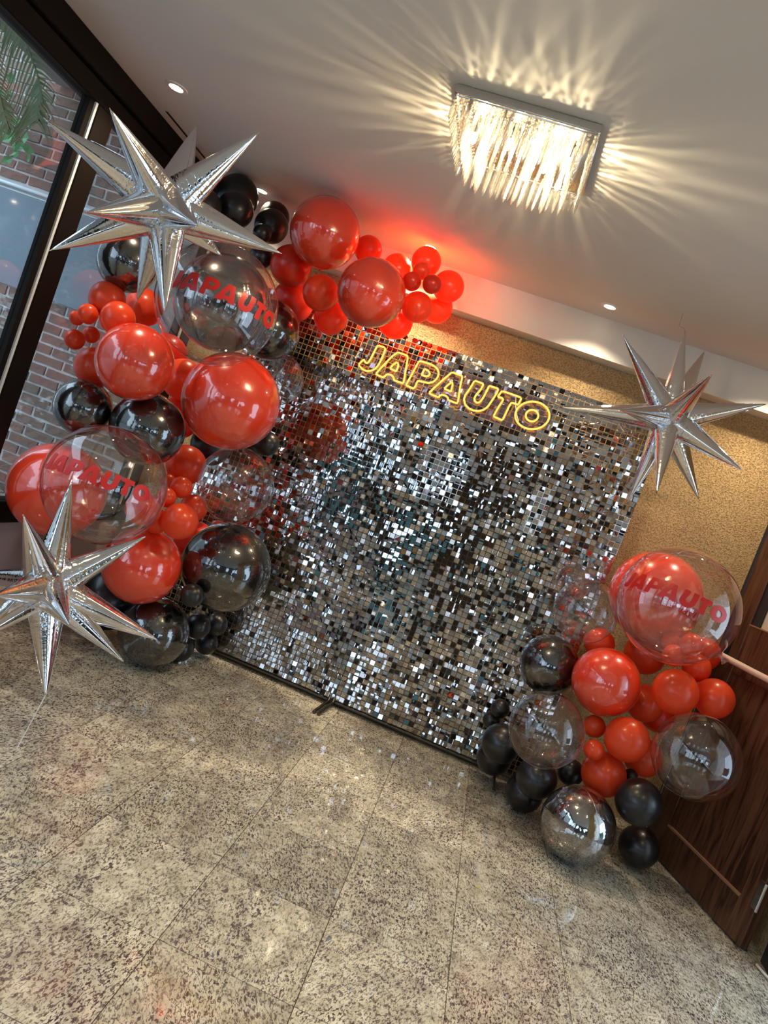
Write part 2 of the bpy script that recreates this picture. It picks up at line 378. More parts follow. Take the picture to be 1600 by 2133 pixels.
leafbox('glass_stop', .66, .72, 1.41, 2.0, M['rubber'], -.035, -.012, bev=0)
leafbox('glass_pane', .105, .66, 1.41, 2.0, M['frosted'], -.03, -.022, bev=0)
leafbox('edge_strip', W, W+.028, .012, 2.12, M['rubber'], -.045, .002)
leafbox('metal_seal', W+.005, W+.012, .012, 1.18, M['chrome'], .002, .006, bev=0)
leafbox('bracket', .79, .85, 1.185, 1.33, M['rubber'], .0, .03)
bm = bmesh.new(); tube(bm, [(.875,.055,1.195), (.5,.055,1.19), (.12,.055,1.188)], .017, 12); build('push_tube', bm, M['tube'], door, True, .6, world=False)
leafbox('tube_mount', .15, .19, 1.17, 1.21, M['rubber'], 0, .05)
h = leafbox('hinge_plate', -.012, .03, .20, .34, M['chrome'], -.004, .004)
bm = bmesh.new(); tube(bm, [(-.012,.006,.20), (-.012,.006,.34)], .007, 8); build('hinge_pin', bm, M['chrome'], h, True, .6, world=False)
bm = bmesh.new(); tube(bm, [(1.80,3.44,.012),(1.825,3.38,.008),(1.87,3.30,.008),(1.95,3.2,.008)], .006, 8)
tag(build('white_cable', bm, M['white'], None, True), 'white cable end on the floor at the foot of the dark door jamb', 'cable')

# ------------------------------------------------------------ courtyard beyond the glass
WO = tag(empty('wall_outside', (-4, 4.75, 0)), kind='structure')
bbox('mortar_bed', (-7.5, 4.742, -.02), (XL-.1, 4.95, 5.2), M['mortar'], WO)
bm = bmesh.new(); box(bm, (-7.5, 4.722, 1.80), (XL-.1, 4.76, 2.44)); build('plaster_band', bm, M['plaster'], WO)
bm = bmesh.new(); tube(bm, [(-7.5,4.72,2.485), (XL-.12,4.72,2.485)], .014, 8); tube(bm, [(-7.5,4.74,2.455), (XL-.12,4.74,2.455)], .008, 6); build('pipe', bm, M['strip'], WO, True)
brs = []
for k in range(4):
    bm = bmesh.new(); r2 = random.Random(k); box(bm, (-.1125,-.020,-.029), (.1125,.010,.029)); bmesh.ops.subdivide_edges(bm, edges=[e for e in bm.edges if e.calc_length() > .1], cuts=2)
    for v in bm.verts: v.co += Vector((r2.uniform(-.003,.003), r2.uniform(-.003,.002), r2.uniform(-.003,.003)))
    brs.append(mesh('brick', bm))
nb = 0; extra = bmesh.new()
camP = cam.matrix_world.inverted()
for z0_, n_ in ((.0, 24), (2.52, 30)):
    for r_ in range(n_):
        z = z0_ + .0375 + r_*.075
        if z0_ == 0 and z > 1.77: continue
        x = XL-.25 - (.12 if r_ % 2 else 0) - rng.uniform(0,.03)
        while x > -6.5:
            c = camP @ Vector((x, 4.75, z)); px = 800+1500*c.x/-c.z; py = 1066-1500*c.y/-c.z
            if px > -45 and 0 < py+40 < 1150 and py > .0 and nb < 298:
                o = link('brick', brs[rng.randrange(4)], WO, M['brick']); o.location = (x, 4.75+rng.uniform(-.004,.004), z); o.rotation_euler = (0, rng.uniform(-.012,.012), rng.uniform(-.015,.015)); nb += 1
            else: box(extra, (x-.115, 4.735, z-.031), (x+.115, 4.77, z+.031))
            x -= .247
tag(build('far_bricks', extra, M['brick'], WO), kind='stuff')
tag(bbox('ground_outside', (-9, -7, -.25), (XL-.14, 4.76, -.12), M['concrete']), kind='structure')
bm = bmesh.new()
for i in range(900):
    p = Vector((rng.uniform(-4.2,-2.6), rng.uniform(3.25,4.65), rng.uniform(.403,.432))); s = rng.uniform(.018,.035)
    bmesh.ops.create_icosphere(bm, subdivisions=1, radius=s, matrix=Matrix.Translation(p) @ Matrix.Diagonal((1.2,1,.6,1)))
tag(build('pebbles', bm, M['pebble']), 'grey pebbles filling the raised planting bed outside the glass', 'pebbles', kind='stuff')
tag(bbox('planting_bed', (-4.25, 3.2, -.12), (-2.55, 4.70, .38), M['concrete'], None, .01), 'low concrete planting bed along the brick wall outside', 'planter')
def blade(bm, base, az, L, wd, droop, seg=5, lift=1.2):
    d = Vector((math.cos(az), math.sin(az), 0)); s = Vector((-d.y, d.x, 0)); prev = None
    for i in range(seg+1):
        t = i/seg; p = base + d*(L*t*(.35+.65*droop*t)) + Vector((0,0,L*(lift*t - droop*1.1*t*t))); ww = wd*(1-t)**.6*.5
        cur = (bm.verts.new(p - s*ww), bm.verts.new(p + s*ww + Vector((0,0,ww*.3))))
        if prev: bm.faces.new((prev[0], prev[1], cur[1], cur[0]))
        prev = cur
for gi, (gx, gy, n_, lab) in enumerate(((-3.35,4.25,150,'pale grass tuft by the brick wall, beside the large red sphere'), (-3.85,3.85,110,'pale grass tuft outside, lowest at the left picture edge'))):
    bm = bmesh.new()
    for i in range(n_): blade(bm, Vector((gx+rng.gauss(0,.04), gy+rng.gauss(0,.04), .43)), rng.uniform(0,2*PI), rng.uniform(.25,.42), .011, rng.uniform(.35,.95))
    tag(build('grass_tuft', bm, M['grass']), lab, 'plant', 'grass tufts outside')
# palm: fronds hanging into view from the upper left
palm = tag(empty('palm_plant', (-4.5, 3.6, .0)), 'feathery palm with drooping fronds outside the upper left window', 'plant')
bm = bmesh.new(); tube(bm, [(-4.5,3.6,-.12), (-4.48,3.6,2.4), (-4.42,3.62,3.75)], [.06,.05,.04], 8); build('stem', bm, M['green a'], palm, True)
def frond(pts, nleaf, L, m):
    bm = bmesh.new(); P = [Vector(p) for p in pts]; N = 24; line = []
    for i in range(N+1):
        t = i/N*(len(P)-1); k = min(int(t), len(P)-2); line.append(P[k].lerp(P[k+1], t-k))
    for _ in range(3): line = [line[0]] + [(line[i-1]+line[i]*2+line[i+1])/4 for i in range(1, N)] + [line[-1]]
    tube(bm, line, .006, 5)
    for i in range(nleaf):
        t = .12+.88*i/nleaf; f = t*N; k = min(int(f), N-1); p = line[k].lerp(line[k+1], f-k); d = (line[k+1]-line[k]).normalized()
        for sgn in (-1, 1):
            s = d.cross(Vector((0,1,.2))).normalized()*sgn; LL = L*(1-.55*abs(t-.4)*1.2)*rng.uniform(.85,1.1); prev = None
            for q in range(5):
                u = q/4; c = p + (s*.75 + d*.65)*LL*u*(1-.15*u) + Vector((0, rng.uniform(-.01,.01), -.35*LL*u*u)); ww = .02*(1-u)**.7*.5+.0004
                o_ = d*ww; cur = (bm.verts.new(c-o_), bm.verts.new(c+o_+Vector((0,.004,0))))
                if prev: bm.faces.new((prev[0], prev[1], cur[1], cur[0]))
                prev = cur
    return build('frond', bm, m, palm)
frond([(-4.42,3.62,3.7), (-4.2,3.8,3.62), (-3.8,4.0,3.35), (-3.48,4.05,2.95), (-3.45,4.05,2.75)], 46, .34, M['green a'])
frond([(-4.42,3.62,3.7), (-4.15,3.6,3.72), (-3.75,3.7,3.52), (-3.45,3.75,3.15)], 40, .32, M['green a'])
frond([(-4.42,3.62,3.7), (-4.1,3.3,3.35), (-3.85,3.2,3.0), (-3.72,3.2,2.6)], 34, .26, M['green b'])
frond([(-4.42,3.62,3.7), (-4.2,3.2,3.3), (-4.0,3.1,2.9)], 26, .26, M['green b'])
frond([(-4.42,3.62,3.7), (-4.1,4.1,3.3), (-3.9,4.2,2.9), (-3.75,4.2,2.7)], 36, .3, M['green a'])
vine = tag(empty('climbing_vine', (-4.2,4.7,2.5)), 'small-leaved green vine on the brick wall under the palm fronds', 'plant')
bm = bmesh.new(); tube(bm, [(-4.45,4.66,3.05), (-4.25,4.64,2.9), (-4.05,4.64,2.82), (-3.95,4.64,2.72)], .005, 5); build('stem', bm, M['green c'], vine, True)
lm = bmesh.new(); vs_ = [lm.verts.new(p) for p in ((0,0,0),(.022,-.006,.02),(.03,-.004,.045),(0,-.012,.085),(-.03,-.004,.045),(-.022,-.006,.02),(0,.003,.045))]
for a, b in ((0,1),(1,2),(2,3),(3,4),(4,5),(5,0)): lm.faces.new((vs_[a], vs_[b], vs_[6]))
leaf_me = mesh('leaf', lm)
for i in range(52):
    o = link('leaf', leaf_me, vine, M['green c']); t = rng.random(); o.location = (-4.5+.6*t+rng.gauss(0,.06), 4.60+rng.uniform(-.06,.02), 3.05-.32*t+rng.gauss(0,.07)); o.rotation_euler = (rng.uniform(-.6,.6), rng.uniform(0,6.28), rng.uniform(-.7,.7))

def hedge(lo, hi, lab):
    bm = bmesh.new(); box(bm, lo, hi); bmesh.ops.subdivide_edges(bm, edges=bm.edges[:], cuts=14, use_grid_fill=True)
    for v in bm.verts: v.co += Vector((mnoise.noise(v.co*2.1), mnoise.noise(v.co*2.3+Vector((7,0,0))), mnoise.noise(v.co*1.9+Vector((0,9,0)))))*.35
    tag(build('hedge_foliage', bm, M['hedge'], None, True), lab, 'hedge', kind='stuff')
hedge((-4, -8.6, -.1), (6, -7.6, 1.2), 'dark green hedge outside the rear windows')
hedge((6.6, -6, -.1), (7.4, 1.4, 1.4), 'dark green hedge outside the side windows')
tag(bbox('added_shade_eave', (-3.95, -7, 3.25), (XL-.36, 4.7, 3.4), M['concrete']), kind='structure')  # unseen eave, added to hold sky light off the courtyard bricks
tag(bbox('added_shade_wall', (-9.2, -7, -.12), (-9, 4.9, 5.2), M['concrete']), kind='structure')  # unseen opposite wall, added to shade the courtyard from the sky
# ------------------------------------------------------------ ceiling fittings
def downlight(x, y, label, power=DL):
    t = tag(empty('recessed_spotlight', (x,y,CZ)), label, 'ceiling light', 'round recessed ceiling spots')
    bm = bmesh.new(); lathe(bm, [(.030,-.001),(.034,-.006),(.052,-.004),(.054,0),(.034,.0),(.030,-.001)], 28); build('trim_ring', bm, M['white'], t, True, .7, world=False)
    bm = bmesh.new(); lathe(bm, [(0,-.0045),(.031,-.002)], 20); build('lens', bm, M['lamp'], t, world=False)
    ld_ = D.lights.new('spot', 'SPOT'); ld_.energy = power; ld_.color = (1,.80,.55); ld_.spot_size = math.radians(122); ld_.spot_blend = 1.0; ld_.shadow_soft_size = .012
    lo = D.objects.new('spot', ld_); COL.objects.link(lo); lo.parent = t; lo.location = (0,0,-.012)
downlight(-2.04, 3.12, 'round ceiling spot near the dark head beam, above the silver star')
downlight(-1.97, 4.15, 'round ceiling spot behind the highest black balloon')
downlight(-.89, 4.18, 'round ceiling spot over the glowing red balloons', DL*2.6)
downlight(.19, 4.21, 'round ceiling spot alone between the garland end and the right star')
for x in (1.27,): downlight(x, 4.2, 'round ceiling spot beyond the right picture edge')
for x, y in ((-2.0,1.3), (-2.0,-.6), (1.2,1.3), (-.4,-.5), (1.2,-.6), (3.2,-.6), (-.4,1.3), (.2,-2.6), (2.6,-2.6)):
    downlight(x, y, 'round ceiling spot behind the viewer', DL*1.0)
bm = bmesh.new(); box(bm, (-2.252,3.42,CZ-.004), (-2.236,4.3,CZ)); 
o = build('ceiling_slot', bm, M['chrome']); tag(o, 'slim recessed slot in the ceiling beside the dark head beam', 'slot trim')

# chandelier
CX, CY, HX, HY = -.375, 2.68, .255, .24
ch = tag(empty('crystal_chandelier', (CX,CY,CZ)), 'rectangular flush chandelier with rows of hanging crystal drops', 'chandelier')
bm = bmesh.new(); box(bm, (-HX,-HY,-.03), (HX,HY,0)); bmesh.ops.bevel(bm, geom=bm.edges[:], offset=.003, segments=2, affect='EDGES'); build('canopy', bm, M['chrome'], ch, world=False)
bm = bmesh.new()
for z in (-.034,):
    for a, b in (((-HX+.01,-HY+.01),(HX-.01,-HY+.01)), ((HX-.01,-HY+.01),(HX-.01,HY-.01)), ((HX-.01,HY-.01),(-HX+.01,HY-.01)), ((-HX+.01,HY-.01),(-HX+.01,-HY+.01))):
        tube(bm, [(*a,z), (*b,z)], .003, 6)
build('hanger_rail', bm, M['chrome'], ch, world=False)
def drop_me(L):
    bm = bmesh.new()
    for k in range(2): # octagon beads
        z = -.010-.013*k
        lathe(bm, [(0,z+.006),(.0058,z+.002),(.0058,z-.002),(0,z-.006)], 6)
    lathe(bm, [(0,-.030),(.0065,-.036),(.0075,-.045),(.0055,-L+.016),(0,-L)], 6)
    return mesh('crystal_drop', bm)
drops = {L: drop_me(L) for L in (.088, .125, .165)}
nc = 0
for inset, L, stp in ((.010,.088,.0215), (.062,.125,.026), (.125,.165,.030)):
    ax, ay = HX-inset, HY-inset; pts = []
    nx = int(round(2*ax/stp)); ny = int(round(2*ay/stp))
    for i in range(nx): pts += [(-ax+2*ax*i/nx, -ay), (ax-2*ax*i/nx, ay)]
    for i in range(ny): pts += [(ax, -ay+2*ay*i/ny), (-ax, ay-2*ay*i/ny)]
    for p in pts:
        o = link('crystal_drop', drops[L], ch, M['crystal'], world=False); o.location = (p[0], p[1], -.030); o.rotation_euler = (rng.gauss(0,.015), rng.gauss(0,.015), rng.uniform(0,6.28)); nc += 1
for p in ((-.17,-.07), (-.15,.08), (-.04,-.1), (.03,.09), (.1,-.01), (.16,.09), (.18,-.09)):
    bm = bmesh.new(); lathe(bm, [(0,-.062),(.010,-.066),(.011,-.092),(.006,-.1),(0,-.1)], 10); b_ = build('bulb', bm, M['bulb'], ch, True, world=False); b_.location = (*p, 0)
    bm = bmesh.new(); lathe(bm, [(.009,-.03),(.009,-.062),(0,-.062)], 10); q = build('bulb_socket', bm, M['white'], ch, True, .6, world=False); q.location = (*p, 0)
    l_ = D.lights.new('halogen', 'POINT'); l_.energy = CHP; l_.color = (1,.80,.48); l_.shadow_soft_size = .007
    lo = D.objects.new('halogen', l_); COL.objects.link(lo); lo.parent = ch; lo.location = (p[0], p[1], -.115)

# ------------------------------------------------------------ mirror tile panel
PX0, PZ0, P = -1.85, .05, .0325; NC, NR = 80, 70; PY = 4.40
sp = tag(empty('shimmer_panel', (-.55, PY, 0)), 'tall freestanding panel of small square mirror tiles hung on a clear lattice', 'backdrop panel')
bm = bmesh.new(); W_, H_ = NC*P, NR*P
for i in range(NC+1): box(bm, (PX0+i*P-.0012, PY+.006, PZ0), (PX0+i*P+.0012, PY+.009, PZ0+H_))
for j in range(NR+1): box(bm, (PX0, PY+.006, PZ0+j*P-.0012), (PX0+W_, PY+.009, PZ0+j*P+.0012))
tag(build('clear_lattice', bm, M['lattice'], sp), kind='stuff')
def tile_geo(bm, mw, bow, s=.0143):
    # bowed square of mirror film, 3x3 front grid with a thin rim
    g = [[bm.verts.new(mw @ Vector((u*s, -bow*(1-.5*(u*u+v*v)), v*s - s))) for u in (-1,0,1)] for v in (-1,0,1)]
    b4 = [bm.verts.new(mw @ Vector((u*s, .0007, v*s - s))) for u, v in ((-1,-1),(1,-1),(1,1),(-1,1))]
    for a in range(2):
        for b in range(2): bm.faces.new((g[a][b], g[a][b+1], g[a+1][b+1], g[a+1][b])).smooth = True
    bm.faces.new((b4[0], b4[3], b4[2], b4[1])); g = [[bm.verts.new(q.co) for q in r] for r in g]
    for tri in ((g[0][0],b4[0],b4[1],g[0][2],g[0][1]), (g[0][2],b4[1],b4[2],g[2][2],g[1][2]), (g[2][2],b4[2],b4[3],g[2][0],g[2][1]), (g[2][0],b4[3],b4[0],g[0][0],g[1][0])): bm.faces.new(tri)
proto = []
for k in range(5):
    bm = bmesh.new(); tile_geo(bm, Matrix(), (-.0007,-.0002,.0002,.0006,.0011)[k]); proto.append(mesh('mirror_tile', bm))
big = bmesh.new(); pins = bmesh.new(); nt = 0
for i in range(NC):
    for j in range(NR):
        x = PX0+(i+.5)*P; zt = PZ0+(j+1)*P-.0015
        pi, pj = i//10, j//10                                   # 10 x 10 sub-panels
        h0 = mnoise.noise(Vector((x*1.3, zt*1.3, 3.1))); h1 = mnoise.noise(Vector((x*3.2+9, zt*3.2, 7.7))); h2 = mnoise.noise(Vector((x*4.1, zt*4.1+5, 1.7)))
        mess = max(.0, min(1, .42+1.6*h0+.2*(zt-1.2)))       # the upper part hangs more untidily
        amp = math.radians(.8 + 7.5*mess**1.7)
        pit = rng.gauss(0,1)*amp + math.radians(3.5)*h1; yaw = rng.gauss(0,1)*amp*.8 + math.radians(3)*h2 + math.radians(.8)*(pi % 3 - 1)
        if zt < 1.25: pit += math.radians(1.6+3.2*max(0,h1+.2))
        if zt < 1.1 and rng.random() < (.10+.16*(abs(x+.15) < .75)): pit += math.radians(rng.uniform(7,14))    # kicked up tiles
        elif zt < 1.5 and rng.random() < (.06+.14*(abs(x) < .8)): pit -= math.radians(rng.uniform(5,13))
        if rng.random() < .07: yaw += math.radians(rng.uniform(-28,28)); pit += math.radians(rng.uniform(-18,18))
        rol = rng.gauss(0,.02) + (rng.uniform(-.5,.5) if rng.random() < .06*(.4+mess) else 0)
        mw = Matrix.Translation((x+rng.gauss(0,.0004), PY-.002-abs(math.sin(pit))*.004-abs(yaw)*.006, zt)) @ Matrix.Rotation(yaw,4,'Z') @ Matrix.Rotation(-pit,4,'X') @ Matrix.Rotation(rol,4,'Y')
        if 40 <= i < 60 and 42 <= j < 57:
            o = link('mirror_tile', proto[rng.randrange(5)], sp, M['mirror'])
            o.matrix_basis = mw; nt += 1
        else: tile_geo(big, mw, rng.choice((-.0007,-.0002,.0002,.0006,.0011)))
        q = Vector((x, PY-.0075, zt-.003)); a = [pins.verts.new(q+Vector(d)) for d in ((-.0011,0,0),(0,0,-.0011),(.0011,0,0),(0,0,.0011),(0,-.0016,0))]
        for k in range(4): pins.faces.new((a[k], a[(k+1) % 4], a[4]))
tag(build('mirror_tiles', big, M['mirror'], sp), kind='stuff')
tag(build('tile_pins', pins, M['pin'], sp), kind='stuff')
def bar(name, pts, r=.011, m='steel', parent=sp, seg=10):
    bm = bmesh.new(); tube(bm, pts, r, seg); return build(name, bm, M[m], parent, True, .8)
bar('bottom_bar', [(PX0,PY+.02,.03), (.745,PY+.02,.03)], .012); bar('bottom_bar', [(PX0,PY+.045,.014), (.55,PY+.045,.014)], .009)
for x in (PX0, -.53, .735): bar('post', [(x,PY+.024,.01), (x,PY+.024,2.31)], .012)
bar('top_bar', [(PX0,PY+.024,2.32), (.745,PY+.024,2.32)], .010)
for x in (-.545, -.515): bar('foot', [(x,PY+.03,.10), (x,PY-.02,.03), (x-.03,4.16,.012)], .010)
bar('foot', [(.555,PY+.02,.03), (.555,4.17,.012)], .009); bar('foot', [(-1.5,PY+.02,.03), (-1.5,4.25,.012)], .009)

# ------------------------------------------------------------ neon sign
GL = [["J", [[[-1.0251, 2.203], [-0.9721, 2.2017], [-0.9715, 2.1657], [-0.9732, 2.1181], [-0.9787, 2.0863], [-0.9903, 2.0588], [-1.01, 2.0413], [-1.0327, 2.0313], [-1.0597, 2.0327], [-1.0971, 2.0499], [-1.0761, 2.0936], [-1.0645, 2.0804], [-1.0521, 2.0769], [-1.0423, 2.0859], [-1.0365, 2.1114], [-1.0314, 2.1559]]]], ["A", [[[-0.8913, 2.2015], [-0.8589, 2.2019], [-0.8304, 2.201], [-0.8231, 2.1907], [-0.8152, 2.1552], [-0.8096, 2.1231], [-0.8008, 2.0793], [-0.7917, 2.0356], [-0.8237, 2.0343], [-0.8542, 2.0344], [-0.8596, 2.0462], [-0.8734, 2.0563], [-0.8874, 2.0588], [-0.9055, 2.0546], [-0.9127, 2.0449], [-0.9217, 2.0281], [-0.9486, 2.0299], [-0.9756, 2.0317], [-0.955, 2.0816], [-0.9314, 2.1346], [-0.9131, 2.1728]], [[-0.8745, 2.1455], [-0.8612, 2.1309], [-0.859, 2.1103], [-0.8596, 2.0888], [-0.8808, 2.0909], [-0.9026, 2.0932], [-0.8931, 2.1199]]]], ["P", [[[-0.749, 2.197], [-0.6957, 2.1983], [-0.6656, 2.198], [-0.6417, 2.1915], [-0.6228, 2.1811], [-0.6094, 2.1603], [-0.6089, 2.133], [-0.6219, 2.1052], [-0.6456, 2.0885], [-0.6739, 2.0838], [-0.7133, 2.0799], [-0.7166, 2.066], [-0.7165, 2.0427], [-0.7229, 2.0255], [-0.7498, 2.0281], [-0.774, 2.029], [-0.7667, 2.0784], [-0.7584, 2.1365]], [[-0.7008, 2.1606], [-0.6782, 2.1577], [-0.6604, 2.1448], [-0.6631, 2.1291], [-0.6768, 2.1201], [-0.6939, 2.1197], [-0.707, 2.1202], [-0.7039, 2.1404]]]], ["A", [[[-0.5368, 2.1959], [-0.5044, 2.1945], [-0.4724, 2.1938], [-0.4678, 2.182], [-0.4638, 2.1504], [-0.4564, 2.1133], [-0.438, 2.0294], [-0.4713, 2.0296], [-0.5001, 2.0315], [-0.5069, 2.0439], [-0.5243, 2.0505], [-0.549, 2.0481], [-0.5563, 2.0392], [-0.56, 2.0265], [-0.5926, 2.0278], [-0.6255, 2.0298], [-0.6054, 2.0729], [-0.5678, 2.143]], [[-0.5163, 2.1419], [-0.507, 2.1262], [-0.5048, 2.1058], [-0.5027, 2.0834], [-0.5247, 2.0854], [-0.5466, 2.087], [-0.5349, 2.1122]]]], ["U", [[[-0.3917, 2.193], [-0.3627, 2.1921], [-0.3339, 2.1912], [-0.3377, 2.1548], [-0.3531, 2.1143], [-0.3555, 2.0915], [-0.3469, 2.0769], [-0.3285, 2.0724], [-0.3154, 2.0845], [-0.306, 2.1176], [-0.3013, 2.1631], [-0.2993, 2.1923], [-0.2689, 2.1928], [-0.2406, 2.193], [-0.2424, 2.1574], [-0.2528, 2.11], [-0.2624, 2.0716], [-0.279, 2.046], [-0.3034, 2.0294], [-0.3356, 2.0216], [-0.368, 2.0255], [-0.3955, 2.04], [-0.4124, 2.0671], [-0.4134, 2.0931], [-0.4013, 2.137]]]], ["T", [[[-0.2151, 2.1888], [-0.1541, 2.1883], [-0.0934, 2.1879], [-0.0979, 2.1427], [-0.1192, 2.1418], [-0.1402, 2.1401], [-0.1456, 2.1085], [-0.1478, 2.0684], [-0.1531, 2.025], [-0.182, 2.0265], [-0.211, 2.0284], [-0.204, 2.0791], [-0.1904, 2.1407], [-0.2021, 2.1488], [-0.2269, 2.1454], [-0.2227, 2.1687]]]], ["O", [[[0.096, 2.1441], [0.1001, 2.1263], [0.0993, 2.1077], [0.0937, 2.0892], [0.0835, 2.0718], [0.0692, 2.0564], [0.0516, 2.0436], [0.0315, 2.0342], [0.0098, 2.0286], [-0.0122, 2.0272], [-0.0335, 2.0299], [-0.053, 2.0368], [-0.0698, 2.0473], [-0.0829, 2.0611], [-0.0918, 2.0774], [-0.0959, 2.0953], [-0.095, 2.114], [-0.0893, 2.1326], [-0.0789, 2.15], [-0.0645, 2.1655], [-0.0467, 2.1782], [-0.0265, 2.1875], [-0.0049, 2.1929], [0.0171, 2.1942], [0.0383, 2.1914], [0.0577, 2.1845], [0.0743, 2.1739], [0.0873, 2.1602]], [[0.0358, 2.1214], [0.0379, 2.108], [0.0343, 2.0948], [0.0257, 2.0837], [0.0133, 2.0764], [-0.0009, 2.0742], [-0.0149, 2.0772], [-0.0265, 2.0851], [-0.0339, 2.0966], [-0.036, 2.11], [-0.0324, 2.1233], [-0.0237, 2.1344], [-0.0113, 2.1416], [0.0029, 2.1438], [0.0169, 2.1408], [0.0284, 2.1329]]]]]
SC = Vector((-.4985, 0, 2.112))
sg = tag(empty('neon_sign', (SC.x, 4.365, SC.z)), 'glowing yellow and orange neon lettering reading JAPAUTO on the mirror panel', 'neon sign')
def smooth_loop(L, it=1, closed=True):
    for _ in range(it):
        n_ = len(L); L = [q for i in range(n_) for q in (L[i]*.85+L[(i+1) % n_]*.15, L[i]*.15+L[(i+1) % n_]*.85)]
    return L
for ch_, loops in GL:
    bm = bmesh.new()
    for L in loops: tube(bm, [(p.x, 4.352, p.y) for p in smooth_loop([Vector(p) for p in L])], .0062, 8, closed=True)
    build('neon_tube', bm, M['neon'], sg, True)
bm = bmesh.new(); box(bm, (-1.115,4.366,2.005), (.115,4.372,2.222)); bmesh.ops.bevel(bm, geom=[e for e in bm.edges if abs(e.verts[0].co.y-e.verts[1].co.y) > .001], offset=.05, segments=5, affect='EDGES')
build('acrylic_plate', bm, M['acrylic'], sg)
for x, z in ((-1.08,2.19), (.08,2.19), (-1.08,2.035), (.08,2.035)):
    bm = bmesh.new(); tube(bm, [(x,4.355,z), (x,4.376,z)], .005, 8); build('standoff', bm, M['chrome'], sg, True, .8)
bar('supply_wire', [(-.13,4.36,2.19),(-.11,4.35,2.13),(-.09,4.35,2.09),(-.06,4.36,2.05)], .003, 'white', sg, 6)

# ------------------------------------------------------------ balloons
def sphere_me(name, R, seg=48, rings=28, neck=0.0):
    bm = bmesh.new(); prof = []
    for k in range(rings+1):
        a = PI*k/rings; r = math.sin(a)*R; z = math.cos(a)*R
        if neck: # pear shape: the lower pole (-z) is drawn out a little towards the knot
            t = max(0, (-math.cos(a)-.25)/.75); z -= neck*R*t**2.2; r *= 1-.10*t
        prof.append((r if 0 < k < rings else 0, z))
    lathe(bm, prof[::-1], seg)
    return mesh(name, bm, True)
unit = {k: sphere_me('balloon_'+k, 1, 56, 32) for k in ('bubble',)}
def quat_to(d): return Vector((0,0,-1)).rotation_difference(Vector(d).normalized())
def fill_glyphs(loops_all, R, lat0, lon0, scale, off=1.012, sag=0.0):
    """flat letters (x,z in metres about the sign centre) laid on a sphere of radius R facing -Y"""
    bm = bmesh.new()
    for ch_, loops in loops_all:
        pl = [[Vector((p[0]-SC.x, p[1]-SC.z, 0)) for p in L] for L in loops]
        flat = [v for L in pl for v in L]; tris = tessellate_polygon(pl); b2 = bmesh.new()
        vv = [b2.verts.new(v) for v in flat]
        for t in tris:
            try: b2.faces.new([vv[i] for i in t])
            except ValueError: pass
        for _ in range(3):
            le = [e for e in b2.edges if e.calc_length() > .035]
            if le: bmesh.ops.subdivide_edges(b2, edges=le, cuts=1); bmesh.ops.triangulate(b2, faces=b2.faces[:])
        for v in b2.verts:
            u, z = v.co.x*scale, v.co.y*scale
            lon = lon0 + u/R; lat = lat0 + z/R - sag*(lon-lon0)**2
            v.co = Vector((math.cos(lat)*math.sin(lon), -math.cos(lat)*math.cos(lon), math.sin(lat)))*R*off
        b2.normal_update()
        for f in b2.faces:
            if f.normal.dot(f.calc_center_median()) < 0: f.normal_flip()
        bmesh.ops.solidify(b2, geom=b2.faces[:], thickness=R*.004)
        tmp = D.meshes.new('t'); b2.to_mesh(tmp); b2.free(); bm.from_mesh(tmp); D.meshes.remove(tmp)
    return bm
CAMP = Vector((0,0,1.5))
knot_me = None
def knot(R):
    bm = bmesh.new(); lathe(bm, [(.030*R,0),(.055*R,-.03*R),(.03*R,-.055*R),(.075*R,-.10*R),(.06*R,-.105*R),(0,-.06*R)], 12); return mesh('knot', bm, True)
